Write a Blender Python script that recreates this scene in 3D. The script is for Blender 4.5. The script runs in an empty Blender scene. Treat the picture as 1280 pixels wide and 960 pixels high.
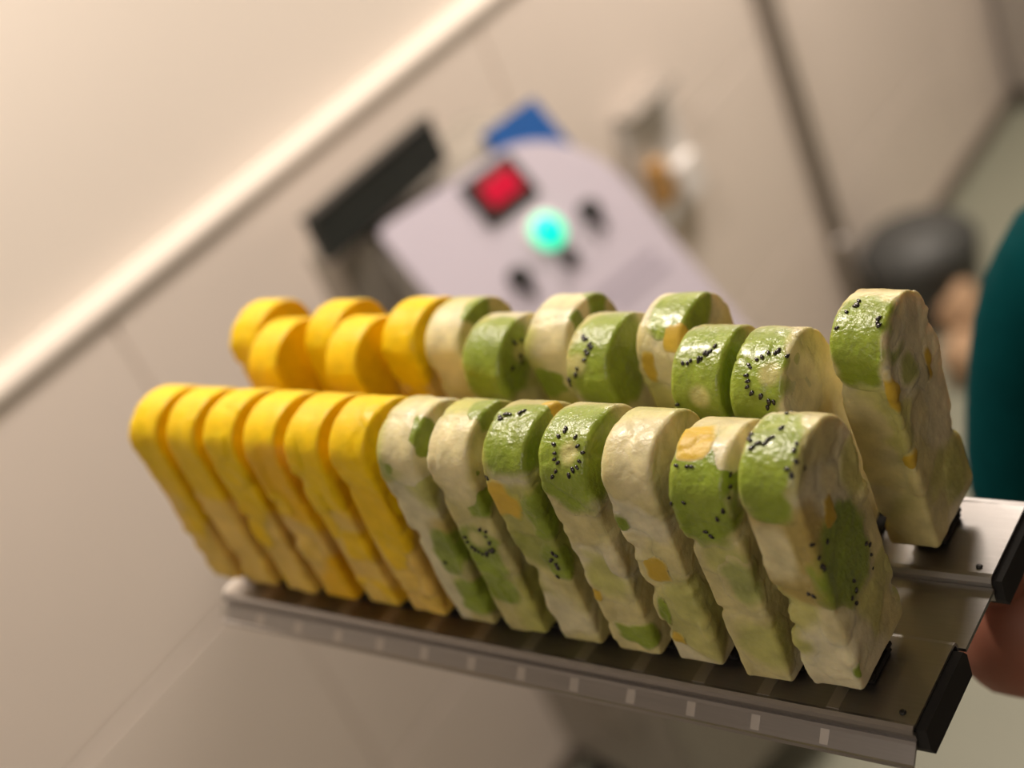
import bpy, bmesh, math, random
import numpy as np
from mathutils import Vector, Matrix

# ---------------------------------------------------------------- camera, world, lights
scene = bpy.context.scene
COL = scene.collection
RC = ((0.76476159, 0.52894259, -0.36791227), (0.02721155, -0.59702015, -0.8017646), (-0.64373849, 0.60314731, -0.47097143))
CAM = Vector((0.5637635, -0.3147344, 0.3602969))
cam_data = bpy.data.cameras.new('camera')
cam = bpy.data.objects.new('camera', cam_data)
COL.objects.link(cam)
rx, ry, rz = (Vector(r) for r in RC)
m = Matrix.Identity(4)
for r in range(3):
    m[r][0] = rx[r]; m[r][1] = -ry[r]; m[r][2] = -rz[r]; m[r][3] = CAM[r]
cam.matrix_world = m
cam_data.sensor_width = 36.0
cam_data.lens = 1765.11 / 1280.0 * 36.0
cam_data.clip_start = 0.02
cam_data.dof.use_dof = True
cam_data.dof.focus_distance = 0.505
cam_data.dof.aperture_fstop = 4.3
scene.camera = cam

world = bpy.data.worlds.new('room_air')
world.use_nodes = True
world.node_tree.nodes['Background'].inputs[0].default_value = (1.0, 0.86, 0.70, 1)
world.node_tree.nodes['Background'].inputs[1].default_value = 0.12
scene.world = world


def ceiling_or_fill_lamp(name, loc, size, watts, col=(1.0, 0.875, 0.755)):
    d = bpy.data.lights.new(name, 'AREA')
    d.shape = 'RECTANGLE'; d.size = size[0]; d.size_y = size[1]
    d.energy = watts; d.color = col
    o = bpy.data.objects.new(name, d)
    o.location = loc
    COL.objects.link(o)
    return o


ceiling_or_fill_lamp('ceiling_or_fill', (-0.38, 0.35, 1.12), (0.16, 0.16), 21.5)
ceiling_or_fill_lamp('ceiling_or_fill', (-0.35, 2.2, 1.12), (0.5, 0.5), 52)  # lamp added to brighten the right part of the wall
ceiling_or_fill_lamp('ceiling_or_fill', (0.60, -1.3, 1.05), (0.6, 0.6), 11)  # added fill from the camera side, lifts the bar fronts

scene.view_settings.view_transform = 'Standard'
scene.view_settings.look = 'None'
scene.view_settings.gamma = 1.0
scene.view_settings.use_curve_mapping = False
scene.view_settings.exposure = 0.0

FLOOR = -1.35
PITCH = 0.028            # distance between neighbouring stick slots
ROWS = 0.0745            # distance between the two rows of slots

# ---------------------------------------------------------------- materials


def new_mat(name):
    mt = bpy.data.materials.new(name); mt.use_nodes = True
    nt = mt.node_tree
    return mt, nt, nt.nodes['Principled BSDF']


def plain(name, col, rough=0.5, metal=0.0, var=0.08, scale=30.0, bump=0.0, coat=0.0, stretch=None):
    mt, nt, b = new_mat(name)
    tc = nt.nodes.new('ShaderNodeTexCoord')
    mp = nt.nodes.new('ShaderNodeMapping')
    nt.links.new(tc.outputs['Object'], mp.inputs[0])
    if stretch: mp.inputs['Scale'].default_value = stretch
    nz = nt.nodes.new('ShaderNodeTexNoise'); nz.inputs['Scale'].default_value = scale; nz.inputs['Detail'].default_value = 4
    nt.links.new(mp.outputs[0], nz.inputs['Vector'])
    mx = nt.nodes.new('ShaderNodeMix'); mx.data_type = 'RGBA'
    mx.inputs[6].default_value = tuple(max(0, c * (1 - var)) for c in col) + (1,)
    mx.inputs[7].default_value = tuple(min(1, c * (1 + var)) for c in col) + (1,)
    nt.links.new(nz.outputs[0], mx.inputs[0])
    nt.links.new(mx.outputs[2], b.inputs['Base Color'])
    b.inputs['Roughness'].default_value = rough
    b.inputs['Metallic'].default_value = metal
    b.inputs['Coat Weight'].default_value = coat
    if bump:
        bp = nt.nodes.new('ShaderNodeBump'); bp.inputs['Strength'].default_value = bump; bp.inputs['Distance'].default_value = 0.001
        nt.links.new(nz.outputs[0], bp.inputs['Height']); nt.links.new(bp.outputs[0], b.inputs['Normal'])
    return mt


def emit(name, col, strength):
    mt, nt, b = new_mat(name)
    b.inputs['Base Color'].default_value = tuple(c * 0.3 for c in col) + (1,)
    b.inputs['Emission Color'].default_value = tuple(col) + (1,)
    b.inputs['Emission Strength'].default_value = strength
    b.inputs['Roughness'].default_value = 0.3
    return mt


def fruit(name, rough, sss, coat, frost, bump, dark=0.74):
    """colour comes from the mesh's own 'tint' attribute (which fruit it is) mottled with flesh noise"""
    mt, nt, b = new_mat(name)
    at = nt.nodes.new('ShaderNodeAttribute'); at.attribute_name = 'tint'
    tc = nt.nodes.new('ShaderNodeTexCoord')
    n1 = nt.nodes.new('ShaderNodeTexNoise'); n1.inputs['Scale'].default_value = 110; n1.inputs['Detail'].default_value = 5
    n2 = nt.nodes.new('ShaderNodeTexNoise'); n2.inputs['Scale'].default_value = 420; n2.inputs['Detail'].default_value = 3
    nt.links.new(tc.outputs['Object'], n1.inputs['Vector']); nt.links.new(tc.outputs['Object'], n2.inputs['Vector'])
    hsv = nt.nodes.new('ShaderNodeHueSaturation')
    mr = nt.nodes.new('ShaderNodeMapRange'); mr.inputs[1].default_value = 0.3; mr.inputs[2].default_value = 0.7
    mr.inputs[3].default_value = dark; mr.inputs[4].default_value = 1.08
    nt.links.new(n1.outputs[0], mr.inputs[0]); nt.links.new(mr.outputs[0], hsv.inputs['Value'])
    nt.links.new(at.outputs['Color'], hsv.inputs['Color'])
    mx = nt.nodes.new('ShaderNodeMix'); mx.data_type = 'RGBA'
    mx.inputs[7].default_value = (0.86, 0.82, 0.68, 1)
    mr2 = nt.nodes.new('ShaderNodeMapRange'); mr2.inputs[1].default_value = 0.5; mr2.inputs[2].default_value = 0.8
    mr2.inputs[3].default_value = 0.0; mr2.inputs[4].default_value = frost
    nt.links.new(n2.outputs[0], mr2.inputs[0]); nt.links.new(mr2.outputs[0], mx.inputs[0])
    nt.links.new(hsv.outputs[0], mx.inputs[6])
    nt.links.new(mx.outputs[2], b.inputs['Base Color'])
    b.inputs['Roughness'].default_value = rough
    b.inputs['Subsurface Weight'].default_value = sss
    b.inputs['Subsurface Radius'].default_value = (1.0, 0.7, 0.3)
    b.inputs['Subsurface Scale'].default_value = 0.006
    b.inputs['Coat Weight'].default_value = coat
    b.inputs['Coat Roughness'].default_value = 0.08
    bp = nt.nodes.new('ShaderNodeBump'); bp.inputs['Strength'].default_value = bump; bp.inputs['Distance'].default_value = 0.0008
    nt.links.new(n2.outputs[0], bp.inputs['Height']); nt.links.new(bp.outputs[0], b.inputs['Normal'])
    return mt


def kiwi_material():
    mt = fruit('kiwi_flesh', 0.33, 0.45, 0.08, 0.03, 0.9)
    return mt


M = dict(
    wall=plain('painted_wall', (0.86, 0.78, 0.70), 0.6, var=0.02, scale=3),
    far_wall=plain('dull_far_wall', (0.36, 0.32, 0.28), 0.7, var=0.03, scale=3),
    tile=plain('cream_wall_tile', (0.86, 0.765, 0.69), 0.4, var=0.02, scale=4),
    grout=plain('grout', (0.64, 0.57, 0.50), 0.8, var=0.05),
    trim=plain('glossy_ledge', (0.78, 0.71, 0.64), 0.25, var=0.02),
    floor=plain('floor_vinyl', (0.21, 0.215, 0.165), 0.5, var=0.05, scale=6),
    ceiling=plain('ceiling_paint', (0.50, 0.46, 0.41), 0.7, var=0.02),
    dark=plain('dark_plinth', (0.20, 0.17, 0.14), 0.6),
    pipe=plain('grey_pipe', (0.40, 0.36, 0.33), 0.4, var=0.05),
    steel=plain('brushed_steel', (0.44, 0.425, 0.42), 0.34, 1.0, var=0.10, scale=40, bump=0.03, stretch=(1, 30, 30)),
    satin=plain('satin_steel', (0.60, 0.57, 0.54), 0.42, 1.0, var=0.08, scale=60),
    housing=plain('machine_steel', (0.36, 0.33, 0.29), 0.45, 0.4, var=0.08, scale=12),
    black=plain('black_plastic', (0.012, 0.012, 0.011), 0.45, var=0.3),
    rubber=plain('black_rubber', (0.012, 0.011, 0.010), 0.9, var=0.3),
    hopper=plain('black_lid', (0.022, 0.026, 0.024), 0.5, var=0.2),
    lilac=plain('lilac_panel', (0.60, 0.55, 0.64), 0.35, var=0.03, scale=8),
    print_=plain('panel_print', (0.40, 0.36, 0.44), 0.4, var=0.1),
    blue=plain('blue_plastic', (0.01, 0.09, 0.33), 0.4, var=0.1),
    white=plain('white_plastic', (0.86, 0.83, 0.81), 0.4, var=0.03),
    amber=plain('amber_plastic', (0.48, 0.27, 0.09), 0.4, var=0.1),
    cabinet=plain('grey_cabinet', (0.34, 0.31, 0.28), 0.4, 0.3, var=0.05),
    bin=plain('dark_bin', (0.05, 0.052, 0.05), 0.55, var=0.2),
    tan=plain('tan_cloth', (0.42, 0.27, 0.16), 0.8, var=0.15, scale=40, bump=0.3),
    teal=plain('teal_cotton', (0.0, 0.038, 0.043), 0.85, var=0.2, scale=60, bump=0.2),
    trousers=plain('dark_trousers', (0.03, 0.03, 0.035), 0.85, var=0.2),
    shoe=plain('black_shoe', (0.02, 0.02, 0.02), 0.5),
    skin=plain('skin', (0.30, 0.115, 0.07), 0.55, var=0.10, scale=50, bump=0.1),
    hair=plain('dark_hair', (0.03, 0.02, 0.014), 0.6, var=0.3, scale=90, stretch=(1, 1, 0.1)),
    eye=plain('eye_white', (0.75, 0.72, 0.68), 0.3), lip=plain('lip', (0.40, 0.12, 0.10), 0.5),
    wood=plain('stick_wood', (0.62, 0.42, 0.22), 0.7, var=0.12, scale=60, stretch=(1, 1, 0.05)),
    seed=plain('kiwi_seed', (0.012, 0.009, 0.007), 0.25, var=0.2, coat=0.4),
    ice=fruit('frozen_fruit', 0.42, 0.40, 0.04, 0.04, 0.5),
    mangoflesh=fruit('mango_flesh', 0.42, 0.35, 0.0, 0.0, 0.4, 0.88),
    led=emit('led_teal', (0.0, 0.95, 0.52), 1.4),
    digits=emit('red_display', (1.0, 0.01, 0.06), 0.38),
)
M['skin'].node_tree.nodes['Principled BSDF'].inputs['Subsurface Weight'].default_value = 0.15
M['skin'].node_tree.nodes['Principled BSDF'].inputs['Subsurface Scale'].default_value = 0.01
M['kiwi'] = kiwi_material()
M['mangoflesh'].node_tree.nodes['Principled BSDF'].inputs['Specular IOR Level'].default_value = 0.25
M['teal'].node_tree.nodes['Principled BSDF'].inputs['Specular IOR Level'].default_value = 0.04

# ---------------------------------------------------------------- mesh helpers


def link(name, me, mat, parent=None, smooth=False):
    o = bpy.data.objects.new(name, me)
    COL.objects.link(o)
    if mat is not None and not me.materials: me.materials.append(mat)
    if parent: o.parent = parent
    if smooth:
        me.polygons.foreach_set('use_smooth', np.ones(len(me.polygons), dtype=bool))
    return o


def obj(name, bm, mat, parent=None, smooth=False):
    me = bpy.data.meshes.new(name)
    bmesh.ops.recalc_face_normals(bm, faces=bm.faces)
    bm.to_mesh(me); bm.free()
    return link(name, me, mat, parent, smooth)


def add_box(bm, lo, hi, bevel=0.0, seg=2):
    r = bmesh.ops.create_cube(bm, size=1.0)
    vs = r['verts']
    for v in vs:
        for k in range(3):
            v.co[k] = lo[k] + (v.co[k] + 0.5) * (hi[k] - lo[k])
    if bevel > 0:
        es = list({e for v in vs for e in v.link_edges})
        bmesh.ops.bevel(bm, geom=es, offset=bevel, segments=seg, affect='EDGES', profile=0.5)


def box(name, lo, hi, mat, parent=None, bevel=0.0, seg=2):
    bm = bmesh.new(); add_box(bm, lo, hi, bevel, seg)
    return obj(name, bm, mat, parent)


def add_prism(bm, pts, f0, f1):
    """closed 2D outline pts swept between the two maps f0, f1 (2D -> 3D)"""
    a = [bm.verts.new(f0(*p)) for p in pts]; b = [bm.verts.new(f1(*p)) for p in pts]
    n = len(pts)
    bm.faces.new(a); bm.faces.new(b[::-1])
    for i in range(n): bm.faces.new((a[i], b[i], b[(i + 1) % n], a[(i + 1) % n]))


def add_lathe(bm, prof, n=24, origin=(0, 0, 0), axis='z'):
    rings = []
    for (r, z) in prof:
        ring = []
        for k in range(n):
            a = 2 * math.pi * k / n
            p = (r * math.cos(a), r * math.sin(a), z)
            if axis == 'x': p = (p[2], p[0], p[1])
            ring.append(bm.verts.new(Vector(p) + Vector(origin)))
        rings.append(ring)
    for q in range(len(rings) - 1):
        for k in range(n):
            bm.faces.new((rings[q][k], rings[q][(k + 1) % n], rings[q + 1][(k + 1) % n], rings[q + 1][k]))
    bm.faces.new(rings[0][::-1]); bm.faces.new(rings[-1])


def tag(o, label=None, cat=None, group=None, kind=None):
    if label: o['label'] = label
    if cat: o['category'] = cat
    if group: o['group'] = group
    if kind: o['kind'] = kind
    return o


def empty(name, loc=(0, 0, 0)):
    o = bpy.data.objects.new(name, None); COL.objects.link(o); o.location = loc
    o.empty_display_size = 0.02
    return o


# ---------------------------------------------------------------- the room
X0 = -0.9
wb = box('wall_back', (X0 - 0.12, -2.2, FLOOR), (X0 - 0.022, 4.4, 1.15), M['wall']); wb['kind'] = 'structure'
tag(box('floor', (-1.02, -2.2, FLOOR - 0.08), (2.6, 4.4, FLOOR), M['floor']), kind='structure')
tag(box('ceiling', (-1.02, -2.2, 1.15), (2.6, 4.4, 1.25), M['ceiling']), kind='structure')
tag(box('wall_right', (-1.02, 4.4, FLOOR), (2.6, 4.5, 1.15), M['wall']), kind='structure')
tag(box('wall_left', (-1.02, -2.3, FLOOR), (2.6, -2.2, 1.15), M['far_wall']), kind='structure')
tag(box('wall_front', (2.6, -2.2, FLOOR), (2.7, 4.4, 1.15), M['far_wall']), kind='structure')
# tiled wainscot: grout bed and tiles, children of the wall
gb = box('grout_bed', (X0 - 0.0219, -2.2, FLOOR), (X0 - 0.004, 4.4, -0.195), M['grout'], wb)
JZ = (-0.2, -0.605, -1.01, FLOOR)
JY = (-1.93, -1.12, -0.31, 0.497, 1.304, 2.112, 2.92, 3.73, 4.4)
tile_meshes = {}
for zi in range(3):
    for yi in range(8):
        w_, h_ = JY[yi + 1] - JY[yi] - 0.004, JZ[zi] - JZ[zi + 1] - 0.004
        key = (round(w_, 3), round(h_, 3))
        if key not in tile_meshes:
            bm = bmesh.new(); add_box(bm, (-0.006, -w_ / 2, -h_ / 2), (0.006, w_ / 2, h_ / 2), 0.002, 1)
            t = obj('tile', bm, M['tile'], wb); tile_meshes[key] = t.data
        else:
            t = link('tile', tile_meshes[key], None, wb)
        t.location = (X0 - 0.004, (JY[yi] + JY[yi + 1]) / 2, (JZ[zi] + JZ[zi + 1]) / 2)
# bright rounded ledge along the top of the tiles
bm = bmesh.new()
prof = [(X0 - 0.0219, -0.199), (X0 + 0.003, -0.199)] + [(X0 + 0.003 + 0.007 * math.sin(a), -0.185 - 0.012 * math.cos(a)) for a in np.linspace(0.2, math.pi * 0.8, 7)] + \
       [(X0 - 0.0219, -0.168)]
add_prism(bm, prof, lambda a, b: (a, -2.2, b), lambda a, b: (a, 4.4, b))
tag(obj('trim_1', bm, M['trim']), kind='structure')
tag(box('baseboard_back', (X0 + 0.0021, -2.2, FLOOR), (X0 + 0.014, 4.4, FLOOR + 0.05), M['dark'], None, 0.003), kind='structure')
SPEC = {
 ('f', 6): [
  ('banana', (4.1, -12.7, 96.4), (15, 24, 20), None, []),
  ('melon', (-3.5, -20.5, 83.8), (6, 5, 8), None, []),
  ('kiwi', (-4.5, -20.5, 84.5), (3, 4, 3), None, []),
  ('kiwi', (10.3, -8.0, 93.1), (4, 9, 9), None, []),
  ('pale', (10.4, -20.5, 80.9), (12, 9, 22), None, []),
  ('kiwi', (4.9, -20.6, 42.1), (9, 12, 14), None, [(-5.6, -20.6, 17.9), (0.4, -20.5, 37.0)]),
  ('kiwi', (5.5, -20.5, 17.5), (8, 12, 13), None, []),
 ],
 ('f', 7): [
  ('banana', (1.0, -17.5, 92.0), (13, 20, 24), None, []),
  ('pale', (-4.9, -10.2, 97.7), (7, 8, 9), None, []),
  ('kiwi', (10.3, 3.8, 98.7), (8, 10, 6), None, []),
  ('kiwi', (6.6, -20.6, 74.3), (7, 9, 11), None, []),
  ('kiwi', (-2.0, -20.6, 45.0), (12, 15, 16), [-1.1, -20.5, 52.8], 'ring'),
  ('kiwi', (-1.8, -20.6, 25.5), (9, 10, 10), None, []),
 ],
 ('f', 8): [
  ('kiwi', (2.0, -8.4, 98.5), (14, 18, 17), None, [(-7.4, -2.6, 99.8), (-2.8, -0.5, 100.0), (-4.9, -1.5, 99.9), (1.8, 1.4, 99.9), (-10.3, -20.5, 85.3), (-9.2, -20.5, 84.2)]),
  ('pale', (10.3, -16.5, 92.2), (8, 8, 11), None, []),
  ('mango', (-5.8, -20.6, 74.8), (9, 8, 9), None, []),
  ('mango', (10.3, 6.5, 96.5), (6, 6, 5), None, []),
  ('kiwi', (9.6, -20.5, 68.5), (7, 10, 13), None, []),
  ('kiwi', (6.7, -20.5, 45.2), (7, 7, 9), None, [(7.0, -20.5, 50.1), (8.5, -20.6, 48.3), (5.3, -20.6, 43.8), (6.4, -20.5, 41.0), (4.2, -20.6, 45.7), (4.0, -20.6, 37.3)]),
 ],
 ('f', 9): [
  ('kiwi', (2.0, -14.3, 95.3), (16, 26, 24), [3.4, -14.4, 95.1], [(-0.3, -5.9, 99.2), (4.8, -8.7, 98.4), (7.0, -10.6, 97.5), (-1.7, -7.4, 98.8), (-2.6, -10.0, 97.9), (-3.2, -12.0, 96.8), (-3.2, -14.3, 95.3), (-2.8, -15.9, 93.7), (-1.6, -16.5, 93.2), (-2.5, -18.7, 90.4), (8.9, -13.6, 95.7), (8.8, -15.9, 93.9), (8.3, -17.4, 92.1), (6.1, -18.6, 90.3), (4.6, -19.1, 89.5), (-2.8, -19.4, 88.8)]),
  ('banana', (10.4, -10.8, 49.8), (10, 14, 12), None, []),
  ('pale', (-0.2, -20.6, 41.0), (11, 9, 14), None, []),
  ('mango', (-9.2, -20.5, 29.6), (3, 4, 3), None, []),
  ('kiwi', (3.9, -20.5, 10.1), (10, 6, 6), None, []),
 ],
 ('f', 10): [
  ('banana', (4.9, -11.1, 97.3), (16, 22, 24), None, []),
  ('pale', (-5.8, -14.7, 95.0), (5, 3, 6), None, []),
  ('kiwi', (-11.0, -21.1, 70.5), (4, 3, 6), None, []),
  ('banana', (-8.0, -20.6, 59.8), (9, 7, 8), None, []),
  ('mango', (-1.6, -20.6, 47.5), (6, 5, 6), None, []),
  ('pale', (6.6, -20.6, 34.7), (8, 8, 13), None, []),
  ('kiwi', (-5.7, -20.6, 27.7), (2, 3, 7), None, []),
  ('mango', (-5.1, -20.6, 12.2), (4, 3, 4), None, []),
 ],
 ('f', 11): [
  ('mango', (-3.6, -4.8, 99.5), (8, 9, 5), None, []),
  ('kiwi', (-0.6, -19.3, 89.0), (15, 16, 25), None, [(-7.6, -13.5, 95.8), (-4.3, -13.8, 95.6), (-1.4, -13.9, 95.5), (-9.9, -20.4, 85.5), (-5.5, -20.2, 86.5), (-1.4, -20.5, 73.4), (-0.1, -20.6, 71.8), (10.3, -15.8, 89.8), (10.4, -18.4, 87.9), (8.8, -20.5, 84.7), (10.3, -12.8, 92.5), (6.4, -20.5, 79.6)]),
  ('pale', (-5.2, -17.8, 91.5), (4, 3, 5), None, []),
  ('banana', (9.5, -4.6, 99.5), (6, 12, 8), None, []),
  ('pale', (2.9, -20.6, 61.3), (12, 6, 10), None, []),
  ('melon', (5.6, -20.6, 50.6), (9, 6, 13), None, []),
  ('pale', (5.0, -20.5, 19.8), (14, 10, 16), None, []),
 ],
 ('f', 12): [
  ('banana', (-4.9, -20.5, 64.0), (11, 14, 17), None, []),
  ('kiwi', (-1.0, -11.4, 97.1), (11, 24, 24), None, [(-9.9, -4.8, 99.5), (-8.0, -6.5, 99.0), (-5.9, -7.3, 98.8), (-3.9, -7.2, 98.9), (-2.3, -5.9, 99.3), (-0.6, -4.4, 99.5), (-0.7, -1.5, 99.9), (-6.7, -8.3, 98.6), (-10.6, -3.7, 100.0), (8.4, -6.7, 99.0), (9.0, -12.1, 96.8), (7.0, -14.5, 95.0), (8.3, -15.3, 94.5), (10.4, -11.0, 93.5), (7.9, -9.4, 98.1), (-3.8, 8.6, 98.4), (-4.0, 14.8, 95.3)]),
  ('pale', (-4.1, 0.2, 100.0), (7, 5, 5), None, []),
  ('banana', (10.3, -0.2, 79.5), (8, 8, 9), None, []),
  ('kiwi', (10.3, -5.2, 51.7), (9, 19, 21), None, [(10.4, -20.2, 69.4), (10.3, -20.2, 62.4), (10.4, -18.7, 56.9), (2.8, -20.5, 46.5), (4.3, -20.6, 45.4), (10.3, -11.7, 63.2), (10.3, 8.2, 43.0), (10.3, 10.8, 38.1), (10.4, 19.5, 35.6), (10.4, 17.9, 33.3), (10.4, -5.0, 34.1), (10.4, -8.9, 34.7), (10.4, 9.1, 31.4), (10.3, -6.1, 39.8), (10.4, 11.0, 40.9), (10.4, -19.1, 59.3), (10.3, -7.3, 31.7)]),
  ('melon', (13.0, 23.2, 23.5), (6, 8, 8), None, []),
  ('melon', (12.2, 22.4, 10.6), (6, 7, 8), None, []),
  ('pale', (-12.8, -23.0, 52.5), (7, 5, 10), None, []),
  ('mango', (10.4, -5.7, 70.5), (3, 5, 7), None, []),
  ('kiwi', (10.4, -19.2, 10.7), (3, 2, 4), None, []),
  ('pale', (-12.4, -22.7, 20.2), (12, 5, 10), None, []),
  ('banana', (8.9, -20.6, 33.7), (7, 10, 12), None, []),
 ],
 ('r', 5): [
  ('kiwi', (10.4, -0.3, 98.6), (5, 10, 8), None, []),
  ('banana', (0.4, -15.6, 94.2), (14, 24, 30), None, []),
 ],
 ('r', 6): [
  ('kiwi', (3.6, -11.7, 96.9), (16, 22, 26), [10.3, -3.1, 88.5], [(10.4, -3.1, 93.3), (10.3, -4.3, 87.3), (10.4, -10.4, 87.2), (10.3, 0.5, 90.7), (10.3, -3.6, 83.3)]),
 ],
 ('r', 7): [
  ('banana', (7.1, -15.3, 94.4), (17, 30, 28), None, []),
  ('kiwi', (-2.2, -12.6, 96.4), (3, 4, 5), None, []),
  ('kiwi', (10.3, -6.7, 93.1), (5, 6, 7), None, []),
  ('kiwi', (10.3, 9.5, 94.2), (6, 8, 7), None, []),
  ('kiwi', (-5.1, -20.6, 74.0), (12, 8, 8), None, []),
 ],
 ('r', 8): [
  ('kiwi', (8.2, -11.0, 97.3), (18, 26, 30), [-4.1, -15.2, 94.5], [(-2.6, -5.1, 99.5), (-0.2, -8.0, 98.7), (0.4, -11.2, 97.3), (-0.9, -14.4, 95.2), (-3.3, -16.8, 92.9), (-5.9, -18.3, 90.8), (-9.7, -19.7, 88.3), (-11.2, -21.2, 87.1), (-4.0, -5.8, 99.2), (1.1, -9.9, 97.8)]),
 ],
 ('r', 9): [
  ('kiwi', (6.3, -3.5, 99.7), (14, 17, 14), None, []),
  ('mango', (7.1, -15.2, 94.6), (5, 6, 9), None, []),
  ('mango', (-3.9, -20.4, 84.8), (3, 4, 8), None, []),
  ('banana', (1.6, -20.1, 86.6), (9, 8, 12), None, []),
 ],
 ('r', 10): [
  ('kiwi', (1.7, -10.1, 97.8), (16, 26, 27), [1.9, -18.1, 91.2], [(6.0, -1.4, 99.9), (4.8, -3.1, 99.7), (3.3, -4.5, 99.5), (2.1, -6.2, 99.1), (0.3, -7.2, 98.8), (-1.8, -7.5, 98.7), (-3.6, -8.5, 98.5), (-4.5, -9.0, 98.2), (-7.6, -19.8, 88.0)]),
  ('pale', (0.3, -0.3, 99.9), (8, 8, 6), None, []),
 ],
 ('r', 11): [
  ('kiwi', (-2.9, -9.1, 98.3), (14, 26, 30), [4.9, -9.7, 97.9], [(6.8, -1.1, 100.0), (5.0, -2.5, 99.8), (2.4, -2.6, 99.9), (0.8, -3.5, 99.7), (-1.2, -4.5, 99.5), (-2.8, -7.1, 98.9), (-3.4, -8.6, 98.5), (-4.0, -10.5, 97.7), (-3.1, -12.5, 96.4), (-2.3, -14.4, 95.2), (-1.3, -15.7, 94.1), (5.3, -17.4, 92.1), (7.2, -18.0, 91.5), (3.9, -18.2, 91.1), (9.6, -3.0, 99.7), (2.2, -17.2, 92.5)]),
  ('banana', (10.3, -2.4, 88.0), (8, 11, 18), None, []),
 ],
 ('r', 12): [
  ('kiwi', (-0.4, -11.9, 96.9), (12, 18, 24), None, [(-3.4, -3.4, 99.7), (-4.1, -0.2, 99.9), (-5.5, -6.5, 99.1), (-8.4, -11.9, 96.9), (7.8, -11.9, 97.0), (7.9, -10.2, 97.8)]),
  ('pale', (-7.8, -7.9, 98.7), (5, 3, 5), None, []),
  ('mango', (10.4, -20.0, 73.8), (3, 4, 9), None, []),
  ('mango', (10.4, 9.1, 65.5), (3, 4, 7), None, []),
  ('mango', (10.0, -20.5, 44.0), (3, 7, 5), None, []),
  ('melon', (10.4, -5.5, 74.3), (5, 8, 9), None, []),
  ('pale', (10.4, 7.1, 15.7), (6, 9, 11), None, []),
  ('banana', (-4.5, -20.5, 54.1), (12, 14, 24), None, []),
  ('banana', (10.4, -6.9, 53.6), (7, 9, 12), None, []),
 ],
}

# ---------------------------------------------------------------- things along the wall
pipe = empty('wall_pipe', (X0 + 0.025, 2.10, FLOOR)); tag(pipe, 'grey vertical pipe running up the tiled wall right of the machine', 'pipe')
bm = bmesh.new(); add_lathe(bm, [(0.017, 0.0), (0.017, 2.49)], 20)
obj('tube', bm, M['pipe'], pipe, True)
for z in (0.25, 1.05, 1.9):
    bm = bmesh.new(); add_lathe(bm, [(0.0172, -0.012), (0.021, -0.010), (0.021, 0.010), (0.0172, 0.012)], 20, (0, 0, z)); add_box(bm, (-0.022, -0.014, z - 0.008), (-0.016, 0.014, z + 0.008))
    obj('pipe_clip', bm, M['satin'], pipe)

# white plate on the wall behind the machine
sock = empty('wall_outlet', (X0 + 0.002, 1.615, -0.62)); tag(sock, 'white wall plate with an amber plug low on the tiles right of the machine', 'outlet')
box('cover_plate', (0, -0.085, -0.115), (0.014, 0.085, 0.115), M['white'], sock, 0.006)
box('hood', (0.0, -0.085, 0.116), (0.05, 0.075, 0.128), M['cabinet'], sock, 0.004)
box('raised_block', (0.0141, 0.005, -0.10), (0.034, 0.078, -0.02), M['white'], sock, 0.006)
bm = bmesh.new(); add_box(bm, (0.0141, -0.075, -0.06), (0.045, -0.03, 0.025), 0.008)
obj('amber_plug', bm, M['amber'], sock)

# grey cabinet at the far right
cb = empty('steel_cabinet', (-0.62, 3.55, FLOOR)); tag(cb, 'grey floor cabinet against the tiled wall in the far upper right', 'cabinet')
box('body', (-0.25, -0.40, 0.06), (0.25, 0.40, 1.2), M['cabinet'], cb, 0.01)
box('plinth', (-0.23, -0.38, 0.0), (0.22, 0.38, 0.06), M['dark'], cb)
for s in (-1, 1):
    d = box('door', (0.2505, -0.19 + s * 0.2, 0.08), (0.268, 0.19 + s * 0.2, 1.18), M['cabinet'], cb, 0.004)
    box('handle', (0.2685, -s * -0.04 - 0.008, 0.60), (0.285, -s * -0.04 + 0.008, 0.75), M['satin'], d, 0.003)

# dark bin and tan cloth on the floor by the wall
bn = empty('floor_bin', (-0.755, 2.20, FLOOR)); tag(bn, 'dark grey rounded bin standing on the floor right of the pipe', 'bin')
bm = bmesh.new(); add_lathe(bm, [(0.085, 0.0), (0.10, 0.01), (0.125, 0.14), (0.125, 0.16)], 32)
obj('body', bm, M['bin'], bn, True)
bm = bmesh.new(); add_lathe(bm, [(0.13, 0.161), (0.13, 0.172), (0.105, 0.205), (0.05, 0.225), (0.01, 0.23)], 32)
obj('lid', bm, M['bin'], bn, True)


def lump(name, loc, rad, seed, mat, parent=None, flat=True):
    rr = random.Random(seed)
    bm = bmesh.new(); bmesh.ops.create_icosphere(bm, subdivisions=3, radius=1.0)
    ph = [(Vector((rr.uniform(-1, 1), rr.uniform(-1, 1), rr.uniform(-1, 1))).normalized(), rr.uniform(2, 5), rr.uniform(0, 6)) for _ in range(7)]
    for v in bm.verts:
        n = v.co.normalized(); k = 1 + sum(0.045 * math.sin(f * n.dot(d) * 2 + p) for d, f, p in ph)
        v.co = Vector((n.x * rad[0], n.y * rad[1], n.z * rad[2])) * k
        if flat: v.co.z = max(v.co.z, -rad[2] * 0.75)
    o = obj(name, bm, mat, parent, True); o.location = loc
    return o


tag(lump('cloth_bundle', (-0.62, 2.06, FLOOR + 0.07), (0.05, 0.05, 0.085), 3, M['tan']), 'crumpled tan cloth lump on the floor nearer the bin', 'cloth', 'tan cloth lumps on the floor')
tag(lump('cloth_bundle', (-0.585, 1.955, FLOOR + 0.05), (0.05, 0.05, 0.06), 8, M['tan']), 'smaller tan cloth lump on the floor nearer the rack', 'cloth', 'tan cloth lumps on the floor')

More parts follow.
